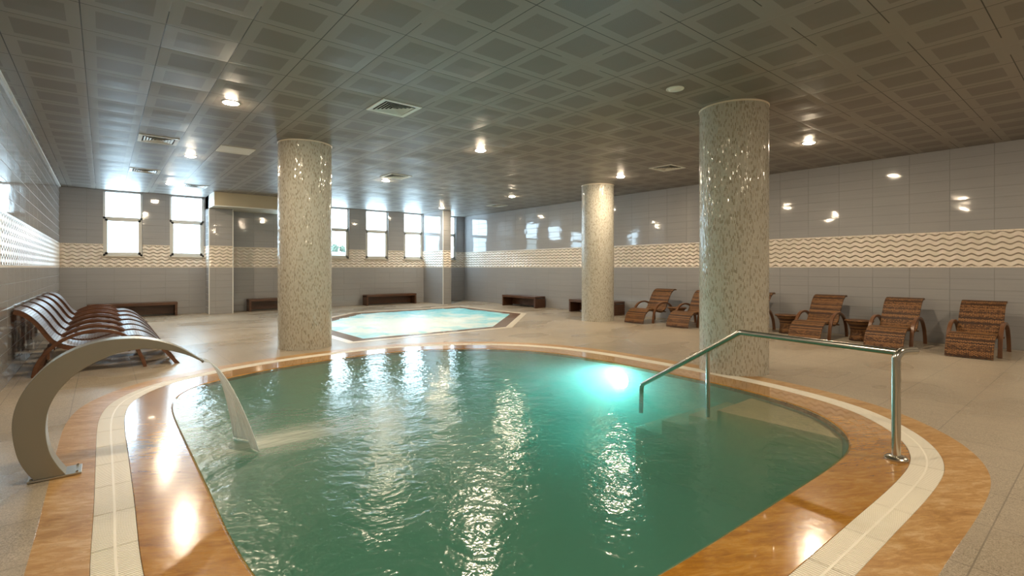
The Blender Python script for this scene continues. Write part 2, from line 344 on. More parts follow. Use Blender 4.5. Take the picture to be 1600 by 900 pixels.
# ------------------------------------------------------------------ mesh helpers
class MB:
    def __init__(s): s.v, s.f, s.uv = [], [], {}
    def add(s, verts, faces, uvs=None):
        b = len(s.v); s.v += [tuple(p) for p in verts]
        for i, f in enumerate(faces):
            if uvs is not None: s.uv[len(s.f)] = uvs[i]
            s.f.append(tuple(b + k for k in f))
    def box(s, x0, x1, y0, y1, z0, z1):
        v = [(x, y, z) for x in (x0, x1) for y in (y0, y1) for z in (z0, z1)]
        s.add(v, [(0, 1, 3, 2), (4, 6, 7, 5), (0, 4, 5, 1), (2, 3, 7, 6), (0, 2, 6, 4), (1, 5, 7, 3)])
    def sweep(s, pts, up, w, h, closed=False):
        """rectangular section along a path; w along `up`-perpendicular side vector, h along normal"""
        n = len(pts); P = [Vector(p) for p in pts]; vs = []
        wl = w if isinstance(w, (list, tuple)) else [w] * n; hl = h if isinstance(h, (list, tuple)) else [h] * n
        for i in range(n):
            a, b = P[max(i - 1, 0)], P[min(i + 1, n - 1)]
            tn = (b - a).normalized(); sd = Vector(up).normalized(); nr = tn.cross(sd).normalized()
            for q in ((-1, -1), (1, -1), (1, 1), (-1, 1)):
                vs.append(P[i] + sd * q[0] * wl[i] / 2 + nr * q[1] * hl[i] / 2)
        fs = []
        for i in range(n - 1):
            for k in range(4): fs.append((i * 4 + k, i * 4 + (k + 1) % 4, i * 4 + 4 + (k + 1) % 4, i * 4 + 4 + k))
        fs += [(3, 2, 1, 0), tuple((n - 1) * 4 + k for k in range(4))]
        s.add(vs, fs)
    def tube(s, pts, r, seg=12, caps=True):
        P = [Vector(p) for p in pts]; n = len(P); rl = r if isinstance(r, (list, tuple)) else [r] * n
        vs = []; prev = None
        for i in range(n):
            a, b = P[max(i - 1, 0)], P[min(i + 1, n - 1)]; tn = (b - a).normalized()
            ref = prev if prev is not None else (Vector((0, 0, 1)) if abs(tn.z) < 0.9 else Vector((1, 0, 0)))
            u = (ref - tn * ref.dot(tn)).normalized(); w = tn.cross(u); prev = u
            for k in range(seg):
                an = 2 * PI * k / seg; vs.append(P[i] + (u * math.cos(an) + w * math.sin(an)) * rl[i])
        fs = []
        for i in range(n - 1):
            for k in range(seg): fs.append((i * seg + k, i * seg + (k + 1) % seg, (i + 1) * seg + (k + 1) % seg, (i + 1) * seg + k))
        if caps: fs += [tuple(reversed(range(seg))), tuple((n - 1) * seg + k for k in range(seg))]
        s.add(vs, fs)
    def lathe(s, prof, cx=0, cy=0, seg=32, sx=1, sy=1):
        vs = []
        for r, z in prof:
            for k in range(seg):
                a = 2 * PI * k / seg; vs.append((cx + r * sx * math.cos(a), cy + r * sy * math.sin(a), z))
        fs = []; uvs = []; per = 0; R = max(p[0] for p in prof)
        for i in range(len(prof) - 1):
            dl = math.hypot(prof[i + 1][0] - prof[i][0], prof[i + 1][1] - prof[i][1])
            for k in range(seg):
                fs.append((i * seg + k, i * seg + (k + 1) % seg, (i + 1) * seg + (k + 1) % seg, (i + 1) * seg + k))
                u0, u1 = 2 * PI * R * k / seg, 2 * PI * R * (k + 1) / seg
                uvs.append([(u0, per), (u1, per), (u1, per + dl), (u0, per + dl)])
            per += dl
        for i, rev in ((0, True), (len(prof) - 1, False)):
            if prof[i][0] > 1e-6:
                f = tuple(i * seg + k for k in range(seg)); fs.append(tuple(reversed(f)) if rev else f)
                uvs.append([(vs[q][0], vs[q][1]) for q in fs[-1]])
        s.add(vs, fs, uvs)
    def mesh(s, name):
        me = bpy.data.meshes.new(name); me.from_pydata(s.v, [], s.f)
        if s.uv:
            l = me.uv_layers.new(name='UVMap')
            for p in me.polygons:
                q = s.uv.get(p.index)
                if q:
                    for k, li in enumerate(p.loop_indices): l.data[li].uv = q[k]
        me.update(); return me
    def build(s, name, mat, parent=None, smooth=False, angle=None, bevel=0.0, fix=True):
        me = s.mesh(name)
        if fix:
            bm = bmesh.new(); bm.from_mesh(me); bmesh.ops.recalc_face_normals(bm, faces=bm.faces); bm.to_mesh(me); bm.free()
        me.materials.append(M[mat])
        if smooth or angle:
            for p in me.polygons: p.use_smooth = True
            if angle: me.set_sharp_from_angle(angle=math.radians(angle))
        o = bpy.data.objects.new(name, me); COL.objects.link(o)
        if parent: o.parent = parent
        if bevel:
            b = o.modifiers.new('bevel', 'BEVEL'); b.width = bevel; b.segments = 2; b.limit_method = 'ANGLE'; b.angle_limit = 0.6
        return o
def empty(name, loc=(0, 0, 0), rz=0):
    o = bpy.data.objects.new(name, None); COL.objects.link(o); o.location = loc; o.rotation_euler = (0, 0, rz); o.empty_display_size = 0.1
    return o
def tag(o, label, cat, group=None):
    o['label'] = label; o['category'] = cat
    if group: o['group'] = group
    return o
def struct(o): o['kind'] = 'structure'; return o
def copy_tree(o, parent=None):
    c = o.copy(); COL.objects.link(c); c.parent = parent
    for ch in [x for x in COL.objects if x.parent == o]: copy_tree(ch, c)
    return c
def spline(pts, n, closed=False):
    P = [Vector(p) for p in pts]; m = len(P); out = []
    segs = m if closed else m - 1; per = max(1, n // segs)
    for i in range(segs):
        if closed: p0, p1, p2, p3 = P[(i - 1) % m], P[i], P[(i + 1) % m], P[(i + 2) % m]
        else: p0, p1, p2, p3 = P[max(i - 1, 0)], P[i], P[i + 1], P[min(i + 2, m - 1)]
        for k in range(per):
            t = k / per
            out.append(0.5 * ((2 * p1) + (-p0 + p2) * t + (2 * p0 - 5 * p1 + 4 * p2 - p3) * t * t + (-p0 + 3 * p1 - 3 * p2 + p3) * t ** 3))
    if not closed: out.append(P[-1])
    return out
def resample(P, n, closed=True):
    Q = P + [P[0]] if closed else P
    L = [0]
    for i in range(1, len(Q)): L.append(L[-1] + (Q[i] - Q[i - 1]).length)
    out = []; j = 0; cnt = n if closed else n - 1
    for k in range(n):
        d = L[-1] * k / cnt
        while j < len(L) - 2 and L[j + 1] < d: j += 1
        f = (d - L[j]) / max(1e-9, L[j + 1] - L[j]); out.append(Q[j].lerp(Q[j + 1], min(1, f)))
    return out

# ------------------------------------------------------------------ pool outline
C2pts = [(-.045, 2.9), (-.045, 4), (-.045, 5), (-.045, 5.9), (-.02, 6.5), (.075, 7.05), (.33, 7.6), (.563, 7.87), (.87, 8.10), (1.48, 8.40), (2.25, 8.64), (3.2, 8.76),
         (4.02, 8.76), (4.75, 8.56), (5.53, 8.12), (6.18, 7.48), (6.58, 6.72), (6.76, 5.9), (6.80, 5), (6.76, 3.9), (6.66, 3.0), (6.48, 2.3), (6.22, 1.75),
         (5.86, 1.35), (5.40, 1.03), (4.85, .84), (4.2, .8), (3.46, .81), (2.79, .82), (2.1, .84), (1.45, .90), (.85, 1.12), (.35, 1.55), (.05, 2.15)]
NR = 600
C2 = resample(spline([(x, y, 0) for x, y in C2pts], 900, True), NR)
def smooth(P, it):
    for _ in range(it): P = [(P[i - 1] + P[i] * 2 + P[(i + 1) % len(P)]) / 4 for i in range(len(P))]
    return P
C2 = smooth(C2, 30)
def normals(P):
    out = []
    for i in range(len(P)):
        t = (P[(i + 2) % len(P)] - P[i - 2]).normalized(); out.append(Vector((t.y, -t.x, 0)))   # clockwise path -> inward is to the right
    return out
NRM = smooth(normals(C2), 12); NRM = [n.normalized() for n in NRM]
def off(d): return [C2[i] + NRM[i] * d for i in range(NR)]
def area(P): return sum(P[i - 1].x * P[i].y - P[i].x * P[i - 1].y for i in range(len(P))) / 2
if area(off(0.3)) * (1 if area(C2) > 0 else -1) > abs(area(C2)): NRM = [-n for n in NRM]
C3, C1, C0 = off(-0.245), off(0.20), smooth(off(0.60), 20)
def ring_faces(mb, A, B, flip=False):
    n = len(A); mb.add([*A, *B], [(i, (i + 1) % n, n + (i + 1) % n, n + i) for i in range(n)])
def at(P, z): return [Vector((p.x, p.y, z)) for p in P]

# whirlpool outline: a square with two corners cut off
J = [Vector(p) for p in ((3.72, 9.62, 0), (7.85, 9.6, 0), (10.62, 12.25, 0), (10.62, 16.05, 0), (6.3, 16.1, 0), (3.72, 13.5, 0))]
def inset(P, d):
    n = len(P); out = []
    for i in range(n):
        a, b, c = P[i - 1], P[i], P[(i + 1) % n]
        e1 = (b - a).normalized(); e2 = (c - b).normalized()
        n1, n2 = Vector((-e1.y, e1.x, 0)), Vector((-e2.y, e2.x, 0)); bi = (n1 + n2).normalized()
        out.append(b + bi * d / max(0.2, bi.dot(n1)))
    return out
J1, J2 = inset(J, 0.17), inset(J, 0.52)

# ------------------------------------------------------------------ room shell
def filled(loops, name, mat, z=0.0):
    bm = bmesh.new()
    for L in loops:
        vs = [bm.verts.new((p[0], p[1], z)) for p in L]
        for i in range(len(vs)): bm.edges.new((vs[i - 1], vs[i]))
    bmesh.ops.triangle_fill(bm, use_beauty=True, use_dissolve=False, edges=bm.edges[:], normal=(0, 0, 1))
    for f in bm.faces:
        if f.normal.z < 0: f.normal_flip()
    me = bpy.data.meshes.new(name); bm.to_mesh(me); bm.free(); me.materials.append(M[mat])
    o = bpy.data.objects.new(name, me); COL.objects.link(o); return o
floor = struct(filled([[(XL, YN), (XR, YN), (XR, YB), (XL, YB)], C3[::4], J], 'floor', 'granite'))

mb = MB(); mb.add([(XL - .2, YN - .2, CEIL), (XR + .2, YN - .2, CEIL), (XR + .2, YB + .3, CEIL), (XL - .2, YB + .3, CEIL), (XL - .2, YN - .2, CEIL + .15), (XR + .2, YN - .2, CEIL + .15), (XR + .2, YB + .3, CEIL + .15), (XL - .2, YB + .3, CEIL + .15)],
       [(3, 2, 1, 0), (4, 5, 6, 7), (0, 1, 5, 4), (1, 2, 6, 5), (2, 3, 7, 6), (3, 0, 4, 7)])
struct(mb.build('ceiling', 'ceiling_panel'))
for nm, b in (('wall_left', (XL - .2, XL, YN, YB + .3)), ('wall_right', (XR, XR + .2, YN, YB + .3)), ('wall_front', (XL - .2, XR + .2, YN - .2, YN))):
    mb = MB(); mb.box(b[0], b[1], b[2], b[3], -0.2, CEIL); struct(mb.build(nm, 'wall_tile'))
WINS = [(0.0, 0.94), (1.63, 2.56), (4.82, 5.72), (6.46, 7.40), (8.07, 9.03), (9.73, 10.63), (11.36, 12.31)]
mb = MB(); T = 0.25
mb.box(XL, XR, YB, YB + T, -0.2, WIN_Z0); mb.box(XL, XR, YB, YB + T, WIN_Z1, CEIL)
xs = [XL] + [q for w in WINS for q in w] + [XR]
for i in range(0, len(xs), 2): mb.box(xs[i], xs[i + 1], YB, YB + T, WIN_Z0, WIN_Z1)
struct(mb.build('wall_back', 'wall_tile'))
# piers standing out from the back wall
mb = MB(); mb.box(2.60, 3.27, 18.33, YB, 0, CEIL); p1 = struct(mb.build('wall_pier', 'wall_tile'))
mb = MB(); mb.box(10.66, 11.04, 17.45, YB, 0, CEIL); p2 = struct(mb.build('wall_pier', 'wall_tile'))
for k, (x, y) in enumerate(((2.60, 18.33), (3.27, 18.33), (10.66, 17.45))):
    mb = MB(); mb.box(x - .012, x + .012, y - .006, y + .016, 0, CEIL - .002); struct(mb.build('trim_%d' % (k + 1), 'trim_white'))
# boxed-in beam over the back wall
mb = MB(); mb.box(2.62, 6.1, 17.45, YB, CEIL - .41, CEIL)
bk = struct(mb.build('soffit', 'soffit_paint'))
mb = MB(); mb.box(2.60, 2.622, 17.44, YB, CEIL - .415, CEIL); mb.box(2.60, 6.1, 17.435, 17.452, CEIL - .43, CEIL - .405); mb.build('edge_trim', 'trim_white', bk)
# slim cove line where the left wall meets the ceiling
mb = MB(); mb.box(XL, XL + .025, YN, YB, CEIL - .03, CEIL); struct(mb.build('trim_4', 'trim_white'))
# windows
for i, (a, b) in enumerate(WINS):
    root = empty('window_%d' % (i + 1), ((a + b) / 2, YB + .1, WIN_Z0)); struct(root)
    w = (b - a) / 2; H_ = WIN_Z1 - WIN_Z0; zt = 1.14
    mb = MB()
    for x0, x1, z0, z1 in ((-w, -w + .055, 0, H_), (w - .055, w, 0, H_), (-w, w, 0, .06), (-w, w, H_ - .02, H_), (-w, w, zt - .035, zt + .03)):
        mb.box(x0, x1, -.04, .04, z0, z1)
    mb.build('window_frame', 'window_frame', root)
    mb = MB(); q = w - .045
    for x0, x1, z0, z1 in ((-q, -q + .06, .045, zt - .035), (q - .06, q, .045, zt - .035), (-q, q, .045, .115), (-q, q, zt - .095, zt - .035)):
        mb.box(x0, x1, -.055, .02, z0, z1)
    s = mb.build('sash', 'window_frame', root)
    mb = MB(); mb.box(q - .04, q - .02, -.08, -.055, .5, .62); mb.build('handle', 'window_frame', s)
    mb = MB(); mb.box(-w - .05, w + .05, -.145, .0, -.028, -.002); mb.build('window_sill', 'sill_stone', root)
    mb = MB(); mb.box(-q, q, .0, .006, zt + .03, H_ - .02); mb.build('upper_pane', 'pane_upper', root)
    lm = {3: 'clear_glass', 4: 'pane_hazy', 5: 'pane_lower'}.get(i, 'pane_lower')
    mb = MB(); mb.box(-q + .055, q - .055, .0, .006, .10, zt - .085); mb.build('lower_pane', lm, root)
# what the one clear pane looks out on
mb = MB(); mb.box(4.9, 9.6, 20.6, 20.8, -0.2, 2.14); struct(mb.build('wall_outside', 'outside_wall'))
mb = MB(); mb.tube([(8.05, 20.7, 2.14), (8.05, 20.7, 3.5)], .03, 8); tag(mb.build('post', 'window_frame'), 'thin grey post standing on the parapet outside the window', 'post')
for k, (x, s_) in enumerate(((7.42, .17), (7.78, .15), (8.5, .10))):
    bm = bmesh.new(); bmesh.ops.create_icosphere(bm, subdivisions=3, radius=s_)
    rr = random.Random(k)
    for v in bm.verts: v.co *= 1 + 0.25 * rr.uniform(-1, 1)
    me = bpy.data.meshes.new('shrub'); bm.to_mesh(me); bm.free(); me.materials.append(M['outside_leaf'])
    o = bpy.data.objects.new('shrub', me); COL.objects.link(o); o.location = (x, 20.7, 2.14 + s_ * .8)
    tag(o, ['clipped shrub outside the fourth window, leftmost on the parapet', 'clipped shrub outside the fourth window, middle one beside the post', 'small clipped shrub outside the fourth window, right of the post'][k], 'shrub', 'shrubs on the parapet outside')

# ------------------------------------------------------------------ mosaic columns
for (x, y, r), lab in zip(((2.94, 9.74, .47), (7.10, 3.60, .465), (10.79, 9.39, .45)),
                          ('round mosaic column between the two pools, in front of the windows', 'large round mosaic column behind the handrail, nearest to the camera', 'slim distant mosaic column beside the right wall benches')):
    root = tag(empty('column', (x, y, 0)), lab, 'column', 'mosaic columns')
    mb = MB(); mb.lathe([(r, 0), (r, CEIL - .02)], seg=96); mb.build('shaft', 'column_mosaic', root, angle=40)
    mb = MB(); mb.lathe([(r + .003, CEIL - .022), (r + .007, CEIL - .016), (r + .007, CEIL)], seg=96); mb.build('collar', 'cream_tile', root, angle=30)

# ------------------------------------------------------------------ main pool
pool = tag(empty('swimming_pool', (3.2, 4.8, 0)), 'large free-form thermal pool with orange travertine rim in the foreground', 'pool')
def child_world(o, p):
    o.parent = p; o.matrix_parent_inverse = Matrix.Translation(p.location).inverted(); return o
mb = MB(); ring_faces(mb, at(C3, 0.0), at(C2, 0.004)); ring_faces(mb, at(C2, .004), at(C2, -.03))
child_world(mb.build('outer_coping', 'travertine_dry'), pool)
mb = MB(); ring_faces(mb, at(C2, -.03), at(C2, -.10)); ring_faces(mb, at(C2, -.10), at(C1, -.10)); ring_faces(mb, at(C1, -.10), at(C1, .002))
child_world(mb.build('overflow_channel', 'channel_dark'), pool)
mb = MB(); a = off(.203)
n0 = [C0[i] - NRM[i] * .02 for i in range(NR)]
ring_faces(mb, at(C1, .0), at(a, .003)); ring_faces(mb, at(a, .003), at(n0, -.002)); ring_faces(mb, at(n0, -.002), at(C0, -.014)); ring_faces(mb, at(C0, -.014), at(C0, -.05))
child_world(mb.build('inner_coping', 'travertine_wet', smooth=True), pool)
DEPTH = -1.05
mb = MB(); ring_faces(mb, at(C0, -.05), at(C0, DEPTH)); mb.add(at(C0, DEPTH), [tuple(range(NR))])
child_world(mb.build('basin', 'basin_mosaic'), pool)
# entry steps in the near right corner
def clip(P, fn):
    out = []
    for i in range(len(P)):
        a, b = P[i - 1], P[i]; fa, fb = fn(a), fn(b)
        if (fa >= 0) != (fb >= 0): out.append(a.lerp(b, fa / (fa - fb)))
        if fb >= 0: out.append(b)
    return out
Cs = [C0[i] + NRM[i] * .004 for i in range(0, NR, 3)]
for k, (ymax, z) in enumerate(((2.82, -.075), (3.16, -.20), (3.52, -.35), (3.9, -.52))):
    P = clip(Cs, lambda p: p.x - 5.2); P = clip(P, lambda p: ymax - p.y)
    if k: 
        y0 = (2.82, 3.16, 3.52)[k - 1] + .001; P = clip(P, lambda p: p.y - y0)
    n = len(P); mb = MB(); mb.add(at(P, z) + at(P, DEPTH + .001), [tuple(range(n)), tuple(range(2 * n - 1, n - 1, -1))] + [(i, (i + 1) % n, n + (i + 1) % n, n + i) for i in range(n)])
    child_world(mb.build('step', 'basin_step'), pool)
# grate made of cross bars either side of a spine
CM = resample(off(.10), 1300); CMn = []
for i in range(1300):
    tt = (CM[(i + 1) % 1300] - CM[i - 1]).normalized(); CMn.append((tt, Vector((-tt.y, tt.x, 0))))
mb = MB(); per = sum((CM[i] - CM[i - 1]).length for i in range(1300)); pitch = per / 1300
for i in range(1300):
    tt, nn = CMn[i]; w = pitch * (.33 if i % 26 else .16); c = CM[i]
    for s0, s1 in ((-.098, -.004), (.004, .098)):
        v = [c + tt * a * w + nn * b + Vector((0, 0, z)) for a in (-1, 1) for b in (s0, s1) for z in (-.014, .004)]
        mb.add(v, [(0, 1, 3, 2), (4, 6, 7, 5), (0, 4, 5, 1), (2, 3, 7, 6), (0, 2, 6, 4), (1, 5, 7, 3)])
L1 = [CM[i] + CMn[i][1] * .006 for i in range(0, 1300, 3)]; L2 = [CM[i] - CMn[i][1] * .006 for i in range(0, 1300, 3)]
ring_faces(mb, at(L1, .0048), at(L2, .0048)); ring_faces(mb, at(L1, .0048), at(L1, -.02)); ring_faces(mb, at(L2, .0048), at(L2, -.02))
for s in (-1, 1):
    L1 = [CM[i] + CMn[i][1] * .072 * s for i in range(0, 1300, 3)]; L2 = [CM[i] + CMn[i][1] * .064 * s for i in range(0, 1300, 3)]
    ring_faces(mb, at(L1, -.008), at(L2, -.008))
gr = child_world(mb.build('overflow_grate', 'grate_plastic'), pool)
# water
CW = [C0[i] - NRM[i] * .0015 for i in range(NR)]
mb = MB(); mb.add(at(CW, -.006) + at(CW, DEPTH - .002), [tuple(range(NR)), tuple(range(2 * NR - 1, NR - 1, -1))] + [(i, (i + 1) % NR, NR + (i + 1) % NR, NR + i) for i in range(NR)])
wt = mb.build('pool_water', 'pool_water'); wt['kind'] = 'stuff'; tag(wt, 'rippled clear green water filling the large foreground pool', 'water')
# underwater lamp on the far right of the basin
def near_i(x, y): return min(range(NR), key=lambda i: (C0[i].x - x) ** 2 + (C0[i].y - y) ** 2)
i0 = near_i(6.15, 4.9); c = C0[i0]; n = NRM[i0]
lamp = tag(empty('underwater_lamp', (c.x + n.x * .001, c.y + n.y * .001, -.24), math.atan2(n.y, n.x)), 'round underwater lamp glowing cyan in the right side of the large pool', 'lamp')
def xlathe(prof, seg=32):
    mb = MB(); mb.lathe(prof, seg=seg); mb.v = [(z, x, y) for x, y, z in mb.v]; return mb
xlathe([(.145, 0), (.145, .02), (.125, .03), (.125, .012)]).build('rim', 'chrome', lamp, angle=30)
xlathe([(.124, .005), (.124, .016), (.0, .022)]).build('lens', 'underwater_glow', lamp, angle=40)

# ------------------------------------------------------------------ whirlpool
jac = tag(empty('whirlpool', (7.2, 12.8, 0)), 'smaller six-sided bubbling whirlpool near the windows with brown stone rim', 'pool')
mb = MB(); ring_faces(mb, at(J, 0), at(J, .004)); ring_faces(mb, at(J, .004), at(J1, .004)); ring_faces(mb, at(J1, .004), at(J1, -.03)); child_world(mb.build('border', 'cream_tile'), jac)
mb = MB(); ring_faces(mb, at(J1, .001), at(J2, -.01)); ring_faces(mb, at(J2, -.01), at(J2, -.05)); child_world(mb.build('coping', 'travertine_brown'), jac)
mb = MB(); ring_faces(mb, at(J2, -.05), at(J2, -.9)); mb.add(at(J2, -.9), [tuple(range(6))]); child_world(mb.build('basin', 'basin_mosaic'), jac)
# heaving surface as a real grid
bm = bmesh.new(); vs = [bm.verts.new((p.x, p.y, -.012)) for p in inset(J, .522)]; bm.faces.new(vs)
for ax, lo, hi in ((0, 4.2, 10.2), (1, 10.1, 15.7)):
    k = lo
    while k < hi:
        co = [0, 0, 0]; no = [0, 0, 0]; co[ax] = k; no[ax] = 1
        bmesh.ops.bisect_plane(bm, geom=bm.verts[:] + bm.edges[:] + bm.faces[:], plane_co=co, plane_no=no); k += .12
bnd = set(v for e in bm.edges if e.is_boundary for v in e.verts)
from mathutils import noise as mn
for v in bm.verts:
    if v not in bnd: v.co.z += .012 + .03 * mn.noise(Vector((v.co.x * 1.7, v.co.y * 1.7, 0))) + .015 * mn.noise(Vector((v.co.x * 4.5, v.co.y * 4.5, 3)))
me = bpy.data.meshes.new('whirlpool_water'); bm.to_mesh(me); bm.free(); me.materials.append(M['whirlpool_water'])
for p in me.polygons: p.use_smooth = True
o = bpy.data.objects.new('whirlpool_water', me); COL.objects.link(o); o['kind'] = 'stuff'; tag(o, 'white foaming turquoise water filling the whirlpool', 'water')

# ------------------------------------------------------------------ steel arch fountain
FY0, FY1 = 4.76, 4.93
fo = tag(empty('fountain', (-.27, 4.85, .0045)), 'curved brushed steel waterfall spout arching over the pool edge on the left', 'fountain')
outer = [(-.37, .012), (-.41, .08), (-.447, .17), (-.472, .30), (-.478, .42), (-.462, .53), (-.42, .64), (-.345, .75), (-.25, .84), (-.13, .905), (0, .94), (.12, .948), (.25, .935), (.39, .89), (.51, .82), (.635, .72)]
inner = [(-.205, .012), (-.25, .09), (-.287, .18), (-.306, .28), (-.31, .38), (-.30, .47), (-.27, .56), (-.215, .65), (-.13, .735), (-.02, .80), (.10, .845), (.24, .858), (.38, .835), (.50, .79), (.58, .745), (.632, .708)]
A = resample(spline([(x, 0, z) for x, z in outer], 150), 90, False); B = resample(spline([(x, 0, z) for x, z in inner], 150), 90, False)
mb = MB(); n = 90; vs = []
for i in range(n): vs += [(A[i].x, FY0, A[i].z), (A[i].x, FY1, A[i].z), (B[i].x, FY1, B[i].z), (B[i].x, FY0, B[i].z)]
vs = [(x + .27, y - 4.85, z) for x, y, z in vs]
mb.add(vs, [(i * 4 + k, i * 4 + (k + 1) % 4, i * 4 + 4 + (k + 1) % 4, i * 4 + 4 + k) for i in range(n - 1) for k in range(4)] + [(0, 1, 2, 3)])
mb.build('spout', 'satin_steel', fo, angle=40, bevel=.003)
mb = MB(); mb.box(.896, .908, -.085, .075, .706, .722); mb.build('outlet', 'nozzle_dark', fo)
mb = MB(); mb.box(-.135, .15, -.10, .10, 0, .012); bp = mb.build('base_plate', 'brushed_steel', fo, bevel=.002)
for sx in (-.115, .125):
    for sy in (-.08, .08):
        mb = MB(); mb.lathe([(.009, .012), (.009, .02), (.004, .023)], sx, sy, 6); mb.build('bolt', 'chrome', bp)
# falling sheet
mb = MB(); nu, nv = 24, 40; vs = []; uvs = []
for j in range(nv + 1):
    q = j / nv; x = .6405 + .292 * (q ** .62); z = .712 - .715 * (q ** 1.25)
    for i in range(nu + 1):
        p = i / nu; half = .084 + .18 * q; y = 4.845 - .185 * q + (p * 2 - 1) * half
        vs.append((x + .02 * math.sin(p * 9 + q * 2) * q - .05 * (p - .5) * q + .03 * (1 - (2 * p - 1) ** 2) * q, y, z + .01))
W_ = nu + 1
fs = [(j * W_ + i, j * W_ + i + 1, (j + 1) * W_ + i + 1, (j + 1) * W_ + i) for j in range(nv) for i in range(nu)]
uv = [[(i / nu, j / nv), ((i + 1) / nu, j / nv), ((i + 1) / nu, (j + 1) / nv), (i / nu, (j + 1) / nv)] for j in range(nv) for i in range(nu)]
mb.add(vs, fs, uv)
o = mb.build('falling_water', 'falling_water', smooth=True); o['kind'] = 'stuff'; tag(o, 'sheet of water falling from the steel spout into the pool', 'water')
sol = o.modifiers.new('thick', 'SOLIDIFY'); sol.thickness = .006

# ------------------------------------------------------------------ handrail
rail = tag(empty('handrail', (4.76, 1.12, 0)), 'stainless steel handrail running down into the pool in front of the large column', 'handrail')
def rel(P): return [(p[0] - 4.76, p[1] - 1.12, p[2]) for p in P]
K = Vector((4.97, 2.45, .835)); E_ = Vector((5.13, 3.72, .07)); S0 = Vector((4.78, 1.12, .828))
pts = [S0, K - (K - S0).normalized() * .05, K, K + (E_ - K).normalized() * .05, E_, E_ + Vector((.003, .03, -.02)), Vector((5.135, 3.765, -.01)), Vector((5.135, 3.77, -.3))]
mb = MB(); mb.tube(rel(pts), .027, 18); mb.build('rail_tube', 'chrome', rail, angle=40)
mb = MB(); pp = [(4.76, 1.12, .01), (4.76, 1.12, .72), (4.762, 1.12, .775), (4.775, 1.112, .808), (4.80, 1.10, .828), (4.835, 1.085, .834), (4.93, 1.035, .836)]
mb.tube(rel(spline(pp, 42)), .030, 18); mb.build('post', 'chrome', rail, angle=40)
mb = MB(); mb.lathe([(.078, .004), (.078, .014), (.066, .026), (.032, .032)], 0, 0, 28); mb.build('base_flange', 'chrome', rail, angle=40)
mb = MB(); mb.tube(rel([(5.03, 2.83, -.115), (5.03, 2.83, .60)]), .021, 14); mid = mb.build('support_post', 'chrome', rail, angle=40)
mb = MB(); mb.lathe([(.021, .585), (.031, .59), (.031, .602), (.022, .607)], .27, 1.71, 20); mb.build('collar', 'chrome', mid, angle=40)

# ------------------------------------------------------------------ ceiling fittings
lampspots = [(1.38, 7.88, 'first ceiling downlight of the left row, nearest the camera'), (1.40, 12.2, 'second ceiling downlight of the left row, between two vents'), (1.43, 16.57, 'farthest ceiling downlight of the left row, near the windows'),
             (5.74, 8.0, 'lit downlight at the middle of the ceiling'), (5.79, 12.35, 'lit downlight of the middle row above the whirlpool'), (10.13, 16.7, 'farthest lit downlight, beside the slim tiled pier'),
             (10.25, 12.54, 'lit downlight of the right row, above the far bench'), (10.14, 8.07, 'lit downlight just right of the slim distant column'), (10.07, 3.68, 'lit downlight right of the large column, brightest on the right'),
             (1.40, 3.65, 'lit downlight above the steel fountain'), (1.4, -.6, 'lit downlight over the near left deck'), (10.1, -.6, 'lit downlight over the near right deck'), (5.75, -.6, 'lit downlight over the near deck, middle row')]
def downlight(x, y, lab, on=True):
    r = tag(empty('downlight', (x, y, CEIL)), lab, 'ceiling light', 'round ceiling downlights')
    mb = MB(); mb.lathe([(.098, 0), (.112, 0), (.112, -.006), (.100, -.010), (.092, -.004), (.090, -.001)], seg=36); mb.build('trim_ring', 'vent_white', r, angle=35)
    mb = MB(); mb.lathe([(.09, -.001), (.084, -.012), (.06, -.022), (.0, -.027)], seg=36); mb.build('lens', 'lamp_glow' if on else 'opal_glass', r, angle=40)  # dome added to the lens so its glow makes a halo on the ceiling
for a in lampspots: downlight(*a)
downlight(5.70, 3.66, 'unlit white downlight left of the large column top', False)

def snap(x, y):
    return (CX0 + (math.floor((x - CX0) / CPX) + .5) * CPX, CY0 + (math.floor((y - CY0) / CPY) + .5) * CPY)
def vent(x, y, lab, flat=False):
    x, y = snap(x, y)
    r = tag(empty('ceiling_vent', (x, y, CEIL)), lab, 'vent', 'square ceiling vents')
    h = .295
    def sq(mb, a, b, za, zb):
        va = [(-a, -a, za), (a, -a, za), (a, a, za), (-a, a, za)]; vb = [(-b, -b, zb), (b, -b, zb), (b, b, zb), (-b, b, zb)]
        mb.add(va + vb, [(i, (i + 1) % 4, 4 + (i + 1) % 4, 4 + i) for i in range(4)])
    mb = MB(); sq(mb, h, h, 0, -.012); sq(mb, h, .235, -.012, -.008); sq(mb, .235, .235, -.008, 0)
    mb.build('frame', 'vent_white', r)
    if flat:
        mb = MB(); mb.box(-.234, .234, -.234, .234, -.006, -.001); mb.build('panel', 'vent_white', r)
        return
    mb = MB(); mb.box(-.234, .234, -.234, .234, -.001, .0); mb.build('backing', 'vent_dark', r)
    for k in range(5):
        a = .215 - k * .042
        mb = MB(); sq(mb, a, a - .031, -.014 - .001 * k, -.034 - .001 * k if False else -.002); sq(mb, a, a - .003, -.014 - .001 * k, -.015 - .001 * k); mb.build('louvre', 'vent_white', r)
vent(3.20, 6.64, 'white louvred ceiling vent nearest the left mosaic column, largest in view')
vent(.79, 10.9, 'louvred ceiling vent left of the left downlight row, nearer of two')
vent(.80, 14.6, 'louvred ceiling vent left of the left downlight row, farther of two')
vent(2.03, 16.45, 'louvred ceiling vent just in front of the boxed beam')
vent(2.02, 10.95, 'flat white ceiling hatch left of the left mosaic column', True)
vent(5.68, 11.94, 'ceiling vent beside the downlight above the whirlpool')
vent(10.14, 6.8, 'ceiling vent between the two right-hand columns')
vent(11.5, 15.0, 'distant ceiling vent above the far right bench')
vent(3.21, 2.42, 'white ceiling vent cut by the top edge of the photo')

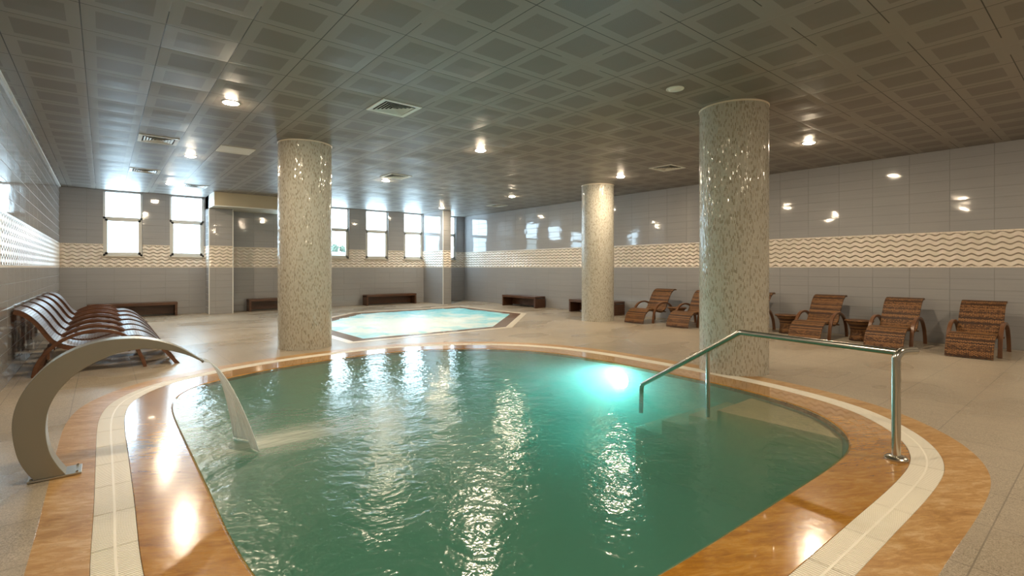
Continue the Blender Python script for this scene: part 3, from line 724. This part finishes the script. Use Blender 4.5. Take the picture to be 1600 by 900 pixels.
# ------------------------------------------------------------------ benches
def bench(cx, cy, L, D, rz, lab, grp):
    r = tag(empty('bench', (cx, cy, 0), rz), lab, 'bench', grp); Hh = .42
    mb = MB(); n = 6; w = D / n
    for k in range(n): mb.box(-L / 2, L / 2, -D / 2 + k * w + .003, -D / 2 + (k + 1) * w - .003, Hh - .03, Hh)
    mb.box(-L / 2, L / 2, -D / 2, -D / 2 + .03, Hh - .085, Hh - .004); mb.box(-L / 2, L / 2, D / 2 - .03, D / 2, Hh - .085, Hh - .004)
    mb.box(-L / 2, L / 2, -D / 2 + .03, D / 2 - .03, Hh - .05, Hh - .03)
    mb.build('seat', 'bench_wood', r, bevel=.003)
    for s in (-1, 1):
        mb = MB(); n = 5; w = (Hh - .09) / n
        for k in range(n): mb.box(s * L / 2 - s * .07, s * L / 2 - s * .003, -D / 2 + .003, D / 2 - .003, k * w + .002, (k + 1) * w - .002)
        mb.box(s * L / 2 - s * .06, s * L / 2 - s * .012, -D / 2 + .01, D / 2 - .01, 0, Hh - .087)
        mb.build('end_panel', 'bench_wood', r, bevel=.002)
    mb = MB(); mb.box(-L / 2 + .07, L / 2 - .07, D / 2 - .05, D / 2 - .03, .04, Hh - .09); mb.build('back_board', 'bench_wood', r)
g1 = 'dark benches along the window wall'; g2 = 'dark benches along the right wall'
bench(.72, 18.80, 2.15, .42, 0, 'low dark wooden bench under the two left windows, behind the loungers', g1)
bench(4.9, 18.80, 2.2, .42, 0, 'low dark wooden bench right of the left pier, half hidden by the column', g1)
bench(9.0, 18.80, 2.15, .42, 0, 'low dark wooden bench under the windows behind the whirlpool', g1)
bench(12.43, 14.55, 1.95, .5, -PI / 2, 'low slatted bench by the right wall, nearest the far corner', g2)
bench(12.43, 10.9, 1.95, .5, -PI / 2, 'low slatted bench by the right wall behind the slim column', g2)

# ------------------------------------------------------------------ rattan loungers (profile in x: 0 = foot end, towards the wall)
def lounge_rattan(W=.60):
    r = empty('rattan_lounger')
    prof = [(0, 0.012), (.02, .10), (.09, .24), (.22, .345), (.36, .385), (.50, .375), (.66, .33), (.82, .30), (.95, .325), (1.04, .41), (1.11, .52), (1.19, .65), (1.28, .77), (1.38, .85), (1.49, .885), (1.56, .87)]
    P = resample(spline([(x, 0, z) for x, z in prof], 120), 70, False)
    mb = MB(); vs = []; th = .028; L = 0; Ls = [0]
    for i in range(1, 70): L += (P[i] - P[i - 1]).length; Ls.append(L)
    for i in range(70):
        t = (P[min(i + 1, 69)] - P[max(i - 1, 0)]).normalized(); nn = Vector((-t.z, 0, t.x))
        a, b = P[i] + nn * 0, P[i] - nn * th
        for q, y in ((a, -W / 2), (a, W / 2), (b, W / 2), (b, -W / 2)): vs.append((q.x, y, max(q.z, .0)))
    fs, uvs = [], []
    for i in range(69):
        for k in range(4):
            fs.append((i * 4 + k, i * 4 + (k + 1) % 4, i * 4 + 4 + (k + 1) % 4, i * 4 + 4 + k))
            u0, u1 = ((0, W), (W, W + th), (0, W), (W, W + th))[k]
            uvs.append([(u0, Ls[i]), (u1, Ls[i]), (u1, Ls[i + 1]), (u0, Ls[i + 1])])
    fs += [(3, 2, 1, 0), (276, 277, 278, 279)]; uvs += [[(0, 0), (W, 0), (W, th), (0, th)]] * 2
    mb.add(vs, fs, uvs); mb.build('seat_shell', 'rattan', r, angle=50)
    for s in (-1, 1):
        y = s * (W / 2 + .030)
        ar = [(.40, y, 0), (.42, y, .14), (.47, y, .30), (.56, y, .42), (.70, y, .505), (.88, y, .535), (1.06, y, .51), (1.22, y, .43), (1.34, y, .29), (1.40, y, .14), (1.42, y, 0)]
        mb = MB(); S = spline(ar, 60); mb.sweep(S, (0, 1, 0), .058, .040); arm = mb.build('armrest', 'rattan_pole', r, angle=35, bevel=.006)
    for x, z in ((.48, .345), (1.0, .28)):
        mb = MB(); mb.tube([(x, -W / 2 - .02, z), (x, W / 2 + .02, z)], .016, 10); mb.build('crossbar', 'rattan_pole', r, angle=40)
    mb = MB()
    for s in (-1, 1): mb.tube([(p.x + .0, s * (W / 2 - .02), max(p.z - .035, .014)) for p in P[3:66:3]], .012, 8)
    mb.build('under_frame', 'rattan_pole', r, angle=40)
    return r
RL = [(8.27, 10.93, 0.0, 'brown rattan lounger farthest along the right wall, beside the bench'),
      (7.00, 10.97, 0.0, 'brown rattan lounger cut off by the left edge of the large column'),
      (5.62, 10.98, 0.0, 'brown rattan lounger mostly hidden behind the large column, only its right edge showing'),
      (4.12, 11.0, 0.0, 'brown rattan lounger just right of the large column, behind the handrail'),
      (2.79, 11.0, 0.0, 'rattan lounger second from the right along the wall, with a side table on its left'),
      (1.62, 10.97, 0.0, 'brown rattan lounger at the far right, nearest the camera, no table beside it')]
proto = lounge_rattan()
for i, (y, x, rz, lab) in enumerate(RL):
    o = proto if i == 0 else copy_tree(proto)
    o.location = (x, y, 0); o.rotation_euler.z = rz; tag(o, lab, 'lounger', 'rattan loungers along the right wall')
def table():
    r = empty('side_table')
    mb = MB(); mb.lathe([(.17, 0), (.175, .02), (.155, .12), (.15, .2), (.17, .30), (.225, .385)], seg=40); mb.build('base', 'rattan', r, angle=50)
    mb = MB(); mb.lathe([(.225, .385), (.25, .39), (.255, .405), (.24, .418), (.0, .42)], seg=40); mb.build('tabletop', 'rattan', r, angle=50)
    return r
tp = table()
for i, (x, y, lab) in enumerate(((11.95, 7.62, 'low rattan side table between the two farthest rattan loungers'), (12.02, 4.84, 'low rattan side table just right of the large column'), (11.92, 3.42, 'low rattan side table left of the second lounger from the right'))):
    o = tp if i == 0 else copy_tree(tp); o.location = (x, y, 0); tag(o, lab, 'table', 'rattan side tables')

# ------------------------------------------------------------------ bentwood loungers by the left wall
def lounge_wood(W=.72):
    r = empty('wooden_lounger')
    prof = [(-.92, .935), (-.84, .905), (-.75, .83), (-.67, .72), (-.60, .60), (-.53, .50), (-.43, .43), (-.30, .385), (-.15, .375), (0, .41), (.14, .455), (.28, .485), (.42, .48), (.56, .42), (.69, .31), (.80, .18), (.86, .09)]
    P = resample(spline([(x, 0, z) for x, z in prof], 160), 64, False)
    mb = MB()
    for i in range(63):           # one slat per step, a hair's gap between
        a, b = P[i], P[i + 1]; t = (b - a).normalized(); nn = Vector((-t.z, 0, t.x)); a2 = a + t * .0015; b2 = b - t * .0015
        q = [a2, b2, b2 - nn * .014, a2 - nn * .014]
        v = [(p.x, y, p.z) for y in (-W / 2, W / 2) for p in q]
        mb.add(v, [(0, 1, 2, 3), (7, 6, 5, 4), (0, 4, 5, 1), (1, 5, 6, 2), (2, 6, 7, 3), (3, 7, 4, 0)])
    mb.build('slatted_seat', 'walnut_slat', r)
    P2 = spline([(x, 0, z) for x, z in prof] + [(.92, 0, 0)] if False else [(x, 0, z) for x, z in prof] + [(.925, 0, 0)], 120)
    for s in (-1, 1):
        mb = MB(); mb.sweep([(p.x, s * (W / 2 - .016), p.z - .042) for p in P2[:-1]] + [(.93, s * (W / 2 - .016), 0)], (0, 1, 0), .032, .055); mb.build('side_rail', 'walnut_frame', r, angle=40)
        y = s * (W / 2 + .02)
        ar = [(-.73, y, 0), (-.705, y, .13), (-.65, y, .25), (-.58, y, .345), (-.49, y, .44), (-.37, y, .515), (-.23, y, .565), (-.08, y, .585), (.08, y, .565), (.22, y, .505), (.33, y, .40), (.41, y, .24), (.47, y, .08), (.49, y, 0)]
        S = spline(ar, 70); mb = MB(); mb.sweep(S, (0, 1, 0), .034, .046); mb.build('armrest', 'walnut_frame', r, angle=35, bevel=.005)
    for x, z, w in ((-.58, .38, .15), (.30, .34, .09)):
        mb = MB(); mb.box(x - .015, x + .015, -W / 2 - .01, W / 2 + .01, z - w, z + .01); mb.build('crossbar', 'walnut_frame', r)
    for s in (-1, 1):
        mb = MB(); mb.sweep([(-.60, s * (W / 2 - .06), .36), (-.70, s * (W / 2 - .06), .0)], (0, 1, 0), .03, .05); mb.build('leg', 'walnut_frame', r)
    return r
wl = ['dark wooden lounger nearest the camera in the left row, behind the steel fountain', 'second dark wooden lounger from the camera in the left row', 'third dark wooden lounger from the camera, middle of the left row',
      'fourth dark wooden lounger from the camera in the left row', 'fifth dark wooden lounger from the camera, next to last in the left row', 'farthest dark wooden lounger of the left row, nearest the window-side bench']
pw = lounge_wood()
for i, y in enumerate((9.68, 10.65, 11.65, 12.75, 13.95, 15.25)):
    o = pw if i == 0 else copy_tree(pw); o.location = (0, y, 0); tag(o, wl[i], 'lounger', 'bentwood loungers along the left wall')

# ------------------------------------------------------------------ world, camera, render settings
w = bpy.data.worlds.new('World'); scn.world = w; w.use_nodes = True
w.node_tree.nodes['Background'].inputs[0].default_value = (0.85, 0.94, 1.0, 1); w.node_tree.nodes['Background'].inputs[1].default_value = 5.0
cam = bpy.data.cameras.new('camera'); co = bpy.data.objects.new('camera', cam); COL.objects.link(co); scn.camera = co
co.location = (0, 0, EYE); co.rotation_euler = (PI / 2, 0, -math.atan(639 / 782))
cam.sensor_width = 36; cam.lens = 36 * 782 / 1600; cam.shift_y = -32 / 1600; cam.clip_start = .05
scn.view_settings.view_transform = 'Standard'; scn.view_settings.look = 'None'; scn.view_settings.exposure = 1.45; scn.view_settings.gamma = 1
cy = scn.cycles
cy.max_bounces = 8; cy.diffuse_bounces = 4; cy.glossy_bounces = 4; cy.transparent_max_bounces = 12; cy.volume_bounces = 1; cy.transmission_bounces = 4
cy.caustics_reflective = False; cy.caustics_refractive = False; cy.sample_clamp_indirect = 6.0; cy.sample_clamp_direct = 0
cy.use_denoising = True
